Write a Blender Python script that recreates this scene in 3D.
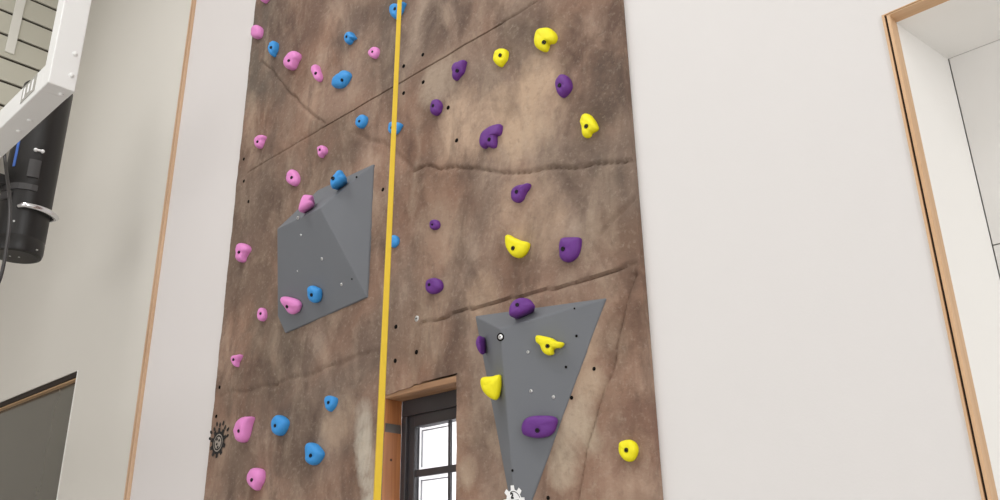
import bpy, bmesh, math, random
import numpy as np
from mathutils import Vector, Matrix, noise

scene = bpy.context.scene
for o in list(bpy.data.objects):
    bpy.data.objects.remove(o)

# ------------------------------------------------------------------ camera
F = 873.0                                   # focal length in pixels of a 1000 x 500 frame
D, EYE = 2.2325, 1.60                       # distance to the rock face, eye height
up = np.array([-36., -2250., F]); up /= np.linalg.norm(up)
left = np.array([-1000., 371., F]); left = left - (left @ up) * up; left /= np.linalg.norm(left)
AX = -left; AY = np.cross(up, AX)
M = np.stack([AX, AY, up])                  # camera frame (right, down, forward) -> world
EYEV = np.array([0., -D, EYE])

cam_data = bpy.data.cameras.new('camera')
cam_data.sensor_width = 36.0
cam_data.lens = F / 1000.0 * 36.0
cam_data.clip_start = 0.05
cam = bpy.data.objects.new('camera', cam_data)
scene.collection.objects.link(cam)
mw = Matrix.Identity(4)
for i in range(3):
    mw[i][0] = M[i, 0]; mw[i][1] = -M[i, 1]; mw[i][2] = -M[i, 2]; mw[i][3] = EYEV[i]
cam.matrix_world = mw
scene.camera = cam


def at(px, py, axis=1, val=0.0):
    """the point of the plane  axis = val  seen at a pixel"""
    r = M @ np.array([px - 500.0, py - 250.0, F])
    t = (val - EYEV[axis]) / r[axis]
    return EYEV + r * t


def proj(P):
    q = (np.asarray(P) - EYEV) @ M
    return np.stack([500 + F * q[..., 0] / q[..., 2], 250 + F * q[..., 1] / q[..., 2]], -1)


# ------------------------------------------------------------------ light
world = bpy.data.worlds.new('daylight_sky'); scene.world = world
world.use_nodes = True
bg = world.node_tree.nodes['Background']
bg.inputs[0].default_value = (0.93, 0.96, 1.0, 1); bg.inputs[1].default_value = 4.0


def area(name, loc, target, sx, sy, power, col=(1, 1, 1)):
    l = bpy.data.lights.new(name, 'AREA'); l.shape = 'RECTANGLE'; l.size = sx; l.size_y = sy
    l.energy = power; l.color = col
    o = bpy.data.objects.new(name, l); scene.collection.objects.link(o)
    o.location = loc
    o.rotation_euler = (Vector(target) - Vector(loc)).to_track_quat('-Z', 'Y').to_euler()
    return o


area('right_fill_light', (9.2, -4.2, 3.8), (-3.2, 0.0, 2.8), 4.0, 5.0, 400, (0.97, 0.985, 1.0))  # unseen area light inside the room, added to light facets from the right
area('low_fill_light', (-2.2, -7.3, 2.1), (-2.2, 0.0, 2.6), 5.0, 3.4, 104, (0.98, 0.99, 1.0))
area('ceiling_lamp', (-3.4, -3.0, 7.0), (-3.4, -3.0, 0.0), 4.0, 1.2, 136, (0.985, 0.985, 0.985))
area('ceiling_lamp', (1.2, -3.0, 7.0), (1.2, -3.0, 0.0), 4.0, 1.2, 50, (0.985, 0.985, 0.985))

scene.view_settings.view_transform = 'Standard'
scene.view_settings.look = 'None'
scene.view_settings.gamma = 1.0
scene.view_settings.use_curve_mapping = False
scene.view_settings.exposure = -0.09
scene.cycles.use_denoising = True
scene.cycles.max_bounces = 8

# ------------------------------------------------------------------ helpers


def lin(r, g, b):
    f = lambda c: (c / 255 / 12.92) if c / 255 <= 0.04045 else ((c / 255 + 0.055) / 1.055) ** 2.4
    return (f(r), f(g), f(b), 1.0)


def mat(name, col, rough=0.6, metal=0.0, var=0.06, vscale=8.0, bump=0.0, bscale=60.0, spec=0.5):
    m = bpy.data.materials.new(name); m.use_nodes = True
    nt = m.node_tree; n = nt.nodes; L = nt.links
    p = n['Principled BSDF']
    p.inputs['Roughness'].default_value = rough
    p.inputs['Metallic'].default_value = metal
    p.inputs['Specular IOR Level'].default_value = spec
    tc = n.new('ShaderNodeTexCoord')
    ns = n.new('ShaderNodeTexNoise'); ns.inputs['Scale'].default_value = vscale; ns.inputs['Detail'].default_value = 5
    L.new(tc.outputs['Object'], ns.inputs['Vector'])
    mx = n.new('ShaderNodeMix'); mx.data_type = 'RGBA'
    mx.inputs[6].default_value = tuple(c * (1 - var) for c in col[:3]) + (1,)
    mx.inputs[7].default_value = tuple(min(1, c * (1 + var)) for c in col[:3]) + (1,)
    L.new(ns.outputs['Fac'], mx.inputs[0]); L.new(mx.outputs[2], p.inputs['Base Color'])
    if bump:
        nb = n.new('ShaderNodeTexNoise'); nb.inputs['Scale'].default_value = bscale; nb.inputs['Detail'].default_value = 4
        L.new(tc.outputs['Object'], nb.inputs['Vector'])
        b = n.new('ShaderNodeBump'); b.inputs['Strength'].default_value = bump; b.inputs['Distance'].default_value = 0.004
        L.new(nb.outputs['Fac'], b.inputs['Height']); L.new(b.outputs['Normal'], p.inputs['Normal'])
    return m


def wood(name, c1, c2, scale=(30, 30, 1.5), rough=0.5):
    m = bpy.data.materials.new(name); m.use_nodes = True
    nt = m.node_tree; n = nt.nodes; L = nt.links; p = n['Principled BSDF']
    p.inputs['Roughness'].default_value = rough
    tc = n.new('ShaderNodeTexCoord'); mp = n.new('ShaderNodeMapping'); mp.inputs['Scale'].default_value = scale
    ns = n.new('ShaderNodeTexNoise'); ns.inputs['Scale'].default_value = 1.0; ns.inputs['Detail'].default_value = 6
    ns.inputs['Distortion'].default_value = 0.6
    L.new(tc.outputs['Object'], mp.inputs[0]); L.new(mp.outputs[0], ns.inputs['Vector'])
    r = n.new('ShaderNodeValToRGB'); r.color_ramp.elements[0].position = 0.3; r.color_ramp.elements[1].position = 0.7
    r.color_ramp.elements[0].color = c1; r.color_ramp.elements[1].color = c2
    L.new(ns.outputs['Fac'], r.inputs[0]); L.new(r.outputs[0], p.inputs['Base Color'])
    b = n.new('ShaderNodeBump'); b.inputs['Strength'].default_value = 0.15; b.inputs['Distance'].default_value = 0.002
    L.new(ns.outputs['Fac'], b.inputs['Height']); L.new(b.outputs['Normal'], p.inputs['Normal'])
    return m


def link(name, bm, m, parent=None, smooth=False, bevel=0.0, seg=2):
    me = bpy.data.meshes.new(name); bm.normal_update(); bm.to_mesh(me); bm.free()
    for x in (m if isinstance(m, (list, tuple)) else [m]):
        me.materials.append(x)
    if smooth:
        for p in me.polygons: p.use_smooth = True
    o = bpy.data.objects.new(name, me); scene.collection.objects.link(o)
    if parent: o.parent = parent
    if bevel:
        md = o.modifiers.new('bevel', 'BEVEL'); md.width = bevel; md.segments = seg; md.limit_method = 'ANGLE'
        md.angle_limit = math.radians(20)
    return o


def empty(name, loc=(0, 0, 0)):
    o = bpy.data.objects.new(name, None); scene.collection.objects.link(o); o.location = loc
    o.empty_display_size = 0.1
    return o


def tag(o, label, cat, group=None):
    o['label'] = label; o['category'] = cat
    if group: o['group'] = group
    return o


def struct(o):
    o['kind'] = 'structure'; return o


def box(bm, x0, x1, y0, y1, z0, z1, mi=0):
    v = [bm.verts.new((x, y, z)) for x in (x0, x1) for y in (y0, y1) for z in (z0, z1)]
    for f in ((0, 1, 3, 2), (4, 6, 7, 5), (0, 4, 5, 1), (2, 3, 7, 6), (0, 2, 6, 4), (1, 5, 7, 3)):
        fc = bm.faces.new([v[i] for i in f]); fc.material_index = mi
    return v


def frame_of(n):
    n = Vector(n).normalized()
    a = Vector((0, 0, 1)) if abs(n.z) < 0.9 else Vector((1, 0, 0))
    u = a.cross(n).normalized(); v = n.cross(u).normalized()
    return u, v, n


def lathe(bm, c, n, prof, seg=24, mi=0, close=True):
    """revolve (radius, height) pairs about the axis n through c"""
    u, v, n = frame_of(n); c = Vector(c); rings = []
    for r, h in prof:
        if r < 1e-6:
            rings.append([bm.verts.new(c + n * h)])
        else:
            rings.append([bm.verts.new(c + n * h + (u * math.cos(2 * math.pi * k / seg) + v * math.sin(2 * math.pi * k / seg)) * r) for k in range(seg)])
    for a, b in zip(rings, rings[1:]):
        for k in range(seg):
            k2 = (k + 1) % seg
            if len(a) == 1: f = bm.faces.new([a[0], b[k], b[k2]][::1])
            elif len(b) == 1: f = bm.faces.new([a[k], a[k2], b[0]])
            else: f = bm.faces.new([a[k], a[k2], b[k2], b[k]])
            f.material_index = mi
    return rings


def tube(bm, pts, r, seg=10, mi=0):
    pts = [Vector(p) for p in pts]; rings = []
    t0 = (pts[1] - pts[0]).normalized(); u, v, _ = frame_of(t0)
    for i, p in enumerate(pts):
        t = (pts[min(i + 1, len(pts) - 1)] - pts[max(i - 1, 0)]).normalized()
        u = (u - t * u.dot(t)).normalized(); v = t.cross(u)
        rings.append([bm.verts.new(p + (u * math.cos(2 * math.pi * k / seg) + v * math.sin(2 * math.pi * k / seg)) * r) for k in range(seg)])
    for a, b in zip(rings, rings[1:]):
        for k in range(seg):
            f = bm.faces.new([a[k], a[(k + 1) % seg], b[(k + 1) % seg], b[k]]); f.material_index = mi
    bm.faces.new(rings[0][::-1]).material_index = mi; bm.faces.new(rings[-1]).material_index = mi


def spline(pts, n, closed=False):
    P = np.asarray(pts, float); k = len(P); out = []
    segs = k if closed else k - 1
    for i in range(n):
        t = i / n * segs if closed else i / (n - 1) * segs
        j = min(int(t), segs - 1); f = t - j
        g = (lambda q: P[q % k]) if closed else (lambda q: P[min(max(q, 0), k - 1)])
        a, b, c, d = g(j - 1), g(j), g(j + 1), g(j + 2)
        out.append(0.5 * ((2 * b) + (c - a) * f + (2 * a - 5 * b + 4 * c - d) * f * f + (3 * b - a - 3 * c + d) * f ** 3))
    return np.array(out)


# ------------------------------------------------------------------ materials
PLASTER_L = mat('plaster_beige', lin(226, 222, 214), 0.9, var=0.015, vscale=2, bump=0.05, bscale=180, spec=0.2)
PLASTER_M = mat('plaster_pale', lin(228, 223, 221), 0.9, var=0.015, vscale=2, bump=0.05, bscale=180, spec=0.2)
PLASTER_R = mat('plaster_white', lin(230, 227, 225), 0.9, var=0.015, vscale=2, bump=0.05, bscale=180, spec=0.2)
WHITE = mat('white_paint', lin(248, 246, 242), 0.8, var=0.01, spec=0.3)
PANELW = mat('white_panel', lin(228, 226, 222), 0.7, var=0.01, spec=0.3)
FLOORM = mat('rubber_floor', lin(202, 199, 195), 0.7, var=0.06, vscale=20)
OAK = wood('pale_wood', lin(206, 164, 122), lin(226, 188, 148))
OAKH = wood('pale_wood_head', lin(206, 164, 122), lin(226, 188, 148), (1.5, 30, 30))
GAP = mat('dark_gap', lin(45, 34, 26), 0.9, var=0.1)
PINE = wood('orange_pine', lin(150, 92, 52), lin(190, 126, 78), (40, 40, 2.2))
FRAMEM = mat('charcoal_frame', lin(58, 54, 56), 0.45, var=0.05)
GREY = mat('grey_volume', lin(117, 120, 125), 0.75, var=0.03, vscale=5, bump=0.12, bscale=350, spec=0.3)
STEEL = mat('white_steel', lin(240, 240, 238), 0.35, var=0.01)
BLACK = mat('black_plastic', lin(26, 24, 23), 0.42, var=0.1)
BLACKM = mat('black_matte', lin(26, 24, 24), 0.7, var=0.1)
BOLT = mat('black_bolt', lin(22, 19, 22), 0.6, var=0.1, spec=0.3)
CHROME = mat('chrome', lin(225, 225, 228), 0.2, 1.0, var=0.02)
NUT = mat('zinc_nut', lin(215, 215, 215), 0.35, 0.9, var=0.05)
HOLE = mat('hole_dark', lin(20, 17, 15), 0.9, var=0.1, spec=0.1)
STRAPM = mat('yellow_webbing', lin(228, 192, 54), 0.75, var=0.06, vscale=40, bump=0.25, bscale=500)
PINK = mat('pink_resin', lin(232, 142, 208), 0.6, var=0.06, vscale=14, bump=0.25, bscale=160)
BLUE = mat('blue_resin', lin(58, 150, 222), 0.6, var=0.06, vscale=14, bump=0.25, bscale=160)
PURPLE = mat('purple_resin', lin(104, 46, 136), 0.6, var=0.06, vscale=14, bump=0.25, bscale=160)
YELLOW = mat('yellow_resin', lin(250, 238, 20), 0.6, var=0.04, vscale=14, bump=0.25, bscale=160)
INK = mat('black_ink', lin(30, 27, 26), 0.8, var=0.1)
PALEINK = mat('pale_ink', lin(165, 155, 145), 0.8, var=0.1)
WHITEINK = mat('white_ink', lin(250, 250, 250), 0.7, var=0.01)
PLATE = mat('grey_plate', lin(105, 98, 92), 0.45, 0.5, var=0.1)
SLAT = mat('slat_grey', lin(212, 209, 194), 0.35, var=0.03)
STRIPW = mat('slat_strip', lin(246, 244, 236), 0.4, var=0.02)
LABELG = mat('label_grey', lin(170, 168, 160), 0.6, var=0.05)
BLUEC = mat('blue_cable', lin(70, 110, 190), 0.3, var=0.05)
DARKGLASS = mat('smoked_glass', lin(84, 80, 70), 0.14, var=0.12, vscale=1.5, spec=0.6)


def glass_mat():
    m = bpy.data.materials.new('clear_glass'); m.use_nodes = True
    nt = m.node_tree; n = nt.nodes; L = nt.links
    p = n['Principled BSDF']; p.inputs['Roughness'].default_value = 0.0
    p.inputs['Transmission Weight'].default_value = 1.0; p.inputs['IOR'].default_value = 1.1
    p.inputs['Base Color'].default_value = (0.98, 0.99, 1, 1)
    return m


GLASS = glass_mat()


def rock_mat():
    m = bpy.data.materials.new('painted_rock'); m.use_nodes = True
    nt = m.node_tree; n = nt.nodes; L = nt.links; p = n['Principled BSDF']
    p.inputs['Roughness'].default_value = 0.85; p.inputs['Specular IOR Level'].default_value = 0.25
    tc = n.new('ShaderNodeTexCoord')

    def noi(scale, detail, dist=0.0, rough=0.6, off=(0, 0, 0), streak=1.0, ang=0.0):
        mp = n.new('ShaderNodeMapping'); mp.inputs['Location'].default_value = off
        mp.inputs['Rotation'].default_value = (0, math.radians(ang), 0); mp.inputs['Scale'].default_value = (1, 1, 1 / streak)
        L.new(tc.outputs['Object'], mp.inputs[0])
        s = n.new('ShaderNodeTexNoise'); s.inputs['Scale'].default_value = scale; s.inputs['Detail'].default_value = detail
        s.inputs['Distortion'].default_value = dist; s.inputs['Roughness'].default_value = rough
        L.new(mp.outputs[0], s.inputs['Vector']); return s.outputs['Fac']

    def ramp(fac, stops):
        r = n.new('ShaderNodeValToRGB'); e = r.color_ramp.elements
        while len(e) < len(stops): e.new(0.5)
        for q, (po, c) in zip(e, stops): q.position = po; q.color = c
        L.new(fac, r.inputs[0]); return r.outputs[0]

    def mix(fac, a, b, mode='MIX'):
        x = n.new('ShaderNodeMix'); x.data_type = 'RGBA'; x.blend_type = mode
        if isinstance(fac, float): x.inputs[0].default_value = fac
        else: L.new(fac, x.inputs[0])
        for s, k in ((a, 6), (b, 7)):
            if isinstance(s, tuple): x.inputs[k].default_value = s
            else: L.new(s, x.inputs[k])
        return x.outputs[2]

    def math_(op, a, b):
        x = n.new('ShaderNodeMath'); x.operation = op; x.use_clamp = True
        for s, k in ((a, 0), (b, 1)):
            if isinstance(s, (int, float)): x.inputs[k].default_value = s
            else: L.new(s, x.inputs[k])
        return x.outputs[0]

    base = ramp(noi(2.6, 8, 0.5, 0.6, (0, 0, 0), 1.5, 30), [(0.34, lin(88, 71, 61)), (0.45, lin(124, 101, 87)), (0.55, lin(146, 122, 106)), (0.68, lin(188, 165, 146))])
    warm = ramp(noi(1.1, 5, 0.5, 0.55, (3, 1, 7)), [(0.40, lin(128, 118, 108)), (0.60, lin(164, 124, 102))])
    c = mix(0.35, base, warm)
    # paint dabs of the sprayed finish: place on the face, radius, colour, strength
    dabs = [((250, 60), .8, (112, 102, 92), .55), ((300, 20), .6, (122, 98, 86), .5), ((260, 240), .9, (128, 108, 94), .5),
            ((330, 150), .45, (124, 106, 92), .5), ((600, 40), .35, (112, 90, 78), .7), ((600, 90), .3, (104, 88, 78), .6),
            ((450, 15), .35, (112, 94, 84), .7), ((530, 110), .4, (188, 162, 138), .6), ((460, 130), .35, (186, 160, 138), .6),
            ((440, 80), .25, (176, 158, 140), .5), ((530, 210), .35, (184, 158, 136), .45), ((440, 230), .3, (172, 148, 128), .4),
            ((615, 240), .25, (132, 108, 92), .6), ((625, 330), .22, (128, 100, 84), .7), ((640, 440), .25, (144, 112, 96), .6),
            ((575, 440), .18, (176, 158, 138), .7), ((500, 440), .12, (176, 156, 136), .5), ((260, 370), .6, (126, 110, 96), .5),
            ((300, 440), .35, (112, 94, 82), .55), ((240, 470), .3, (128, 108, 94), .5), ((340, 420), .25, (170, 148, 128), .5),
            ((410, 330), .28, (136, 112, 96), .6), ((370, 340), .2, (124, 104, 92), .5), ((440, 180), .2, (150, 122, 104), .5),
            ((364, 412), .11, (176, 164, 150), .45), ((365, 428), .12, (184, 174, 160), .5), ((366, 444), .12, (188, 180, 166), .5), ((367, 460), .12, (190, 182, 168), .5), ((368, 476), .12, (190, 182, 168), .5), ((369, 492), .12, (190, 182, 168), .5), ((369, 510), .12, (190, 182, 168), .5),
            ((590, 385), .13, (184, 162, 140), .55), ((580, 415), .13, (182, 164, 144), .55), ((565, 470), .14, (180, 162, 142), .55), ((470, 470), .12, (176, 156, 136), .5), ((480, 300), .2, (172, 146, 124), .45), ((560, 345), .3, (164, 134, 112), .5), ((340, 90), .3, (152, 126, 110), .5),
            ((350, 30), .3, (118, 100, 90), .5), ((430, 260), .22, (158, 130, 112), .5), ((585, 340), .15, (178, 154, 132), .5)]
    wob = noi(4.0, 8, 0.7, 0.66, (9, 2, 4), 1.6, 32)
    for (px, py), rad, col, st in dabs:
        q = at(px, py, 1, 0.0) + np.array([2.7875, 0, 0])
        mp = n.new('ShaderNodeVectorMath'); mp.operation = 'DISTANCE'
        L.new(tc.outputs['Object'], mp.inputs[0]); mp.inputs[1].default_value = tuple(q)
        mr = n.new('ShaderNodeMapRange'); mr.inputs['From Min'].default_value = rad; mr.inputs['From Max'].default_value = rad * 0.25
        mr.inputs['To Min'].default_value = -0.9; mr.inputs['To Max'].default_value = 1.0; mr.interpolation_type = 'SMOOTHSTEP'
        L.new(mp.outputs['Value'], mr.inputs['Value'])
        a = n.new('ShaderNodeMath'); a.operation = 'MULTIPLY_ADD'; L.new(wob, a.inputs[0]); a.inputs[1].default_value = 3.6; L.new(mr.outputs[0], a.inputs[2])
        a2 = n.new('ShaderNodeMath'); a2.operation = 'SUBTRACT'; L.new(a.outputs[0], a2.inputs[0]); a2.inputs[1].default_value = 1.5; a = a2
        b = n.new('ShaderNodeMath'); b.operation = 'SUBTRACT'; L.new(a.outputs[0], b.inputs[0]); b.inputs[1].default_value = 0.45; b.use_clamp = True
        bright = 1.03 if col[0] > 145 else 0.93
        c = mix(math_('MULTIPLY', b.outputs[0], min(.95, st * 1.55)), c, lin(*[v * bright for v in col]))
    # scumbled lights, darks and speckle
    c = mix(math_('MULTIPLY', ramp(noi(7, 7, 0.4, 0.62, (1, 5, 2), 2.2, 35), [(0.50, (0, 0, 0, 1)), (0.72, (1, 1, 1, 1))]), 0.42), c, lin(192, 172, 150))
    c = mix(math_('MULTIPLY', ramp(noi(4.5, 7, 0.5, 0.62, (6, 8, 3), 2.0, 30), [(0.50, (0, 0, 0, 1)), (0.68, (1, 1, 1, 1))]), 0.62), c, lin(84, 68, 60))
    c = mix(math_('MULTIPLY', ramp(noi(55, 5, 0.2, 0.7), [(0.54, (0, 0, 0, 1)), (0.75, (1, 1, 1, 1))]), 0.3), c, lin(200, 184, 166))
    c = mix(math_('MULTIPLY', ramp(noi(32, 6, 0.3, 0.65, (2, 2, 2)), [(0.55, (0, 0, 0, 1)), (0.75, (1, 1, 1, 1))]), 0.32), c, lin(86, 70, 62))
    L.new(c, p.inputs['Base Color'])
    b1 = n.new('ShaderNodeBump'); b1.inputs['Strength'].default_value = 0.55; b1.inputs['Distance'].default_value = 0.012
    L.new(noi(22, 9, 0.25, 0.66, (4, 4, 1)), b1.inputs['Height']); L.new(b1.outputs['Normal'], p.inputs['Normal'])
    return m


ROCK = rock_mat()

# ------------------------------------------------------------------ room shell
PY = 0.02                                   # plaster plane
H = 7.2
XL, XR, YF = -9.2, 9.6, -7.6
_c = at(912.5, 100, 1, .065)
RX0, RX1, RZ = float(_c[0]), 1.2, float(at(925, 10.5, 1, .065)[2])           # alcove at the right
OXB, OZB = float(at(899, 100, 1, 0.015)[0]), float(at(897, 9, 1, 0.015)[2])   # outer corner of its bead
LX0, LX1, LZ = -7.9, -6.02, 3.015           # dark window at the left
GX0, GX1, GZ0, GZ1 = -2.80, -2.10, 1.0, 2.40  # hole for the window in the rock wall

bm = bmesh.new()
box(bm, XL, LX0, PY, 0.5, 0, H); box(bm, LX0, LX1, PY, 0.5, LZ, H); box(bm, LX0, LX1, PY, 0.5, 0, 0.9); box(bm, LX1, -5.0, PY, 0.5, 0, H)
struct(link('wall_back_left', bm, PLASTER_L))
bm = bmesh.new()
box(bm, -5.0, GX0, PY, 0.5, 0, H); box(bm, GX0, GX1, PY, 0.5, GZ1, H); box(bm, GX0, GX1, PY, 0.5, 0, GZ0); box(bm, GX1, -1.9, PY, 0.5, 0, H)
struct(link('wall_back_middle', bm, PLASTER_M))
bm = bmesh.new()
box(bm, -1.9, OXB, PY, 0.5, 0, H); box(bm, OXB, RX1, PY, 0.5, OZB, H); box(bm, RX1, XR, PY, 0.5, 0, H)
struct(link('wall_back_right', bm, PLASTER_R))
for nm, args, m in (('floor', (XL, XR, YF, 0.5, -0.1, 0), FLOORM), ('ceiling', (XL, XR, YF, 0.5, H, H + 0.1), WHITE),
                    ('wall_left', (XL - 0.1, XL, YF, 0.5, 0, H), PLASTER_L), ('wall_right', (XR, XR + 0.1, YF, 0.5, 0, H), PLASTER_R),
                    ('wall_front', (XL, XR, YF - 0.1, YF, 0, H), PLASTER_R)):
    bm = bmesh.new(); box(bm, *args); struct(link(nm, bm, m))

# alcove: splayed white reveal, soffit, back panel
BY = 0.30
q = at(948, 59, 1, BY); q2 = at(1000, 41, 1, BY)
bx, bz = float(q[0]), float(q[2])
bm = bmesh.new()
y0 = 0.065
def quad(a, b, c, d, mi=0):
    f = bm.faces.new([bm.verts.new(p) for p in (a, b, c, d)]); f.material_index = mi
quad((RX0, y0, 0), (bx, BY, 0), (bx, BY, bz), (RX0, y0, RZ))
quad((RX0, y0, RZ), (bx, BY, bz), (RX1, BY, bz), (RX1, y0, RZ))
quad((RX0 - .012, y0, 0), (RX0, y0, 0), (RX0, y0, RZ), (RX0 - .012, y0, RZ + .012))
quad((RX0 - .012, y0, RZ + .012), (RX0, y0, RZ), (RX1, y0, RZ), (RX1, y0, RZ + .012))
alc = struct(link('wall_alcove', bm, WHITE))
jz = float(at(994, 245, 1, BY)[2])
bm = bmesh.new()
box(bm, bx + 0.003, RX1, BY, BY + 0.02, 0, jz - 0.002); box(bm, bx + 0.003, RX1, BY, BY + 0.02, jz + 0.002, bz - 0.001)
link('back_panel', bm, PANELW, alc)
bm = bmesh.new(); box(bm, bx - 0.15, RX1, BY + 0.021, BY + 0.04, 0, bz + 0.15); link('joint', bm, mat('grey_joint', lin(190, 188, 184), 0.9), alc)


def door_trim(x, z, zlow, xright, kind, lining=0.055):
    """thin wooden bead, dark shadow gap and a wooden lining around an opening, jamb at x and head at z"""
    ox, oz = OXB, OZB
    bw = .0065
    bm = bmesh.new()
    box(bm, ox, ox + bw, 0.014, PY + .02, zlow, oz)
    box(bm, ox, xright, 0.0141, PY + .02, oz - .003, oz + .0001)
    o = struct(link(kind, bm, OAK))
    bm = bmesh.new(); box(bm, ox + bw, ox + bw + .006, PY + .002, PY + .02, zlow, oz - .003); box(bm, ox + bw, xright, PY + .002, PY + .02, oz - .0055, oz - .003)
    link('shadow_gap', bm, GAP, o)
    bm = bmesh.new(); box(bm, ox + bw + .006, x + .001, 0.015, .066, zlow, z + .0026)
    link('jamb_lining', bm, OAK, o)
    bm = bmesh.new(); box(bm, ox + bw + .006, xright, 0.0145, .0655, z, z + .0025)
    link('head_lining', bm, OAKH, o)
    return o


door_trim(RX0, RZ, 0.0, RX1, 'trim_1')
# small notch joint in the jamb lining
# vertical wooden batten between the two plaster fields
bm = bmesh.new()
box(bm, -5.022, -5.005, 0.002, PY, 0, H); box(bm, -4.995, -4.978, 0.002, PY, 0, H)
bat = struct(link('trim_2', bm, wood('batten_wood', lin(196, 160, 128), lin(218, 184, 152)), bevel=0.002))
bm = bmesh.new(); box(bm, -5.005, -4.995, 0.009, PY, 0, H); link('groove', bm, mat('groove_brown', lin(150, 108, 76), 0.7), bat)

# dark window lower left
w2 = empty('window_2'); struct(w2)
bm = bmesh.new(); box(bm, LX0, LX1, 0.075, 0.085, 0.9, LZ); link('pane', bm, DARKGLASS, w2)
bm = bmesh.new(); box(bm, LX0, LX1, PY + 0.008, PY + 0.05, LZ - 0.036, LZ); link('head_gap', bm, GAP, w2)
bm = bmesh.new(); box(bm, LX0, LX1, PY + 0.022, PY + 0.055, LZ - 0.047, LZ - 0.036); link('head_lining', bm, OAKH, w2)
bm = bmesh.new(); box(bm, LX1 - 0.012, LX1, PY - 0.002, PY + 0.055, 0.9, LZ); link('edge_bead', bm, WHITE, w2)
bm = bmesh.new(); box(bm, LX0, LX1, PY - 0.03, 0.075, 0.87, 0.9); link('window_sill', bm, WHITE, w2)

# ------------------------------------------------------------------ rock face
OX0, OX1, OZ0, OZ1 = -2.745, -2.320, 1.05, 2.345
FX0, FX1, FZ1 = -4.105, -1.470, 5.7
cracks = []


def crack(pts, w, d, jit=0.0, lip=0.0):
    P = np.array([at(x, y, 1, 0.0)[[0, 2]] for x, y in pts]); cracks.append((P, w, d, jit, lip))


crack([(262, 62), (272, 72), (280, 81), (285, 89), (295, 97), (305, 108), (315, 117), (326, 125)], .007, .013, .016, .006)
crack([(413, 171), (430, 167), (440, 171), (455, 168), (475, 168), (485, 171), (500, 172), (520, 171), (545, 170), (580, 169), (605, 164), (634, 158)], .0065, .013, .016, .008)
crack([(355, 134), (370, 141), (385, 144), (400, 158), (413, 168)], .012, .010, .01)
crack([(421, 325), (445, 318), (470, 309), (500, 303), (545, 291), (560, 288), (590, 279), (620, 270), (637, 265)], .005, .014, .012, .008)
crack([(637, 275), (628, 300), (620, 330), (615, 360), (605, 385), (595, 420), (585, 450), (577, 500), (570, 540)], .008, .014, .016, .008)
crack([(225, 395), (260, 388), (290, 380), (320, 371), (345, 363), (372, 352)], .012, .008, .018, .006)
crack([(277, 385), (283, 372), (290, 352), (297, 335)], .010, .008, .01)
crack([(333, 0), (330, 8), (324, 14)], .008, .008, .01)
crack([(600, 235), (612, 222), (622, 212), (634, 200)], .010, .010, .012)
SEAMZ = float(at(420, 72)[2])
cracks.append((np.array([[-4.0, SEAMZ - .01], [-3.3, SEAMZ]]), .006, .006, .004, 0))
cracks.append((np.array([[-3.3, SEAMZ], [-2.06, SEAMZ]]), .0022, .016, 0, 0))
cracks.append((np.array([[-2.06, SEAMZ], [-1.6, SEAMZ + .02]]), .006, .008, .006, 0))
VX = float(at(412, 40)[0])
cracks.append((np.array([[VX, 2.5], [VX, 5.6]]), .004, .004, .002, 0))


def seg_lines(a, b, step):
    return np.linspace(a, b, max(2, int(round(abs(b - a) / step)) + 1))


xs = np.unique(np.round(np.concatenate([seg_lines(FX0, OX0, .0095), seg_lines(OX0, OX1, .009), seg_lines(OX1, FX1, .0078)]), 5))
zs = np.unique(np.round(np.concatenate([seg_lines(0, 1.0, .1), seg_lines(1.0, OZ0, .03), seg_lines(OZ0, 1.6, .04), seg_lines(1.6, OZ1, .0085), seg_lines(OZ1, 5.1, .0085), SEAMZ + np.array([-.005, -.0025, 0, .0025, .005]), seg_lines(5.1, FZ1, .06)]), 5))
GXX, GZZ = np.meshgrid(xs, zs, indexing='ij')
dep = np.zeros_like(GXX)
for i, x in enumerate(xs):
    for j, z in enumerate(zs):
        if z < 1.5: continue
        a = noise.fractal(Vector((x * 1.7, 3.1, z * 1.7)), 1.0, 2.0, 3)
        b = noise.fractal(Vector((x * 9, 7.7, z * 9)), 0.9, 2.0, 4)
        dep[i, j] = -0.006 + 0.004 * a + 0.0030 * b
jx = np.array([[noise.noise(Vector((x * 7, 1.0, z * 7))) for z in zs] for x in xs])
jz_ = np.array([[noise.noise(Vector((x * 7, 5.0, z * 7))) for z in zs] for x in xs])
for P, w, d, jit, lip in cracks:
    qx = GXX + jx * jit; qz = GZZ + jz_ * jit
    best = np.full_like(GXX, 9.0); side = np.zeros_like(GXX)
    for a, b in zip(P, P[1:]):
        ab = b - a; t = np.clip(((qx - a[0]) * ab[0] + (qz - a[1]) * ab[1]) / (ab @ ab), 0, 1)
        ex = qx - (a[0] + t * ab[0]); ez = qz - (a[1] + t * ab[1])
        dd = np.hypot(ex, ez); m_ = dd < best
        best[m_] = dd[m_]; side[m_] = np.sign(ez)[m_]
    dep += d * np.exp(-(best / w) ** 2)
    if lip: dep -= lip * .5 * np.exp(-(best / (w * 5)) ** 2) * (side > 0)
dep = np.clip(dep, -0.018, 0.018)
# rough lip over the window
edge = (np.abs(GZZ - OZ1 - 0.03) < 0.05) & (GXX > OX0 - .05) & (GXX < OX1 + .02)
dep[edge] = np.minimum(dep[edge], -0.004)

cw = tag(empty('climbing_wall', ((FX0 + FX1) / 2, 0, 0)), 'tall brown painted-rock climbing wall between two pale plaster walls', 'climbing wall')
bm = bmesh.new(); vid = {}
nx, nz = len(xs), len(zs)
inside = lambda i, j: OX0 - 1e-6 <= xs[i] and xs[i + 1] <= OX1 + 1e-6 and zs[j] >= OZ0 - 1e-6 and zs[j + 1] <= OZ1 + 1e-6


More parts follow.
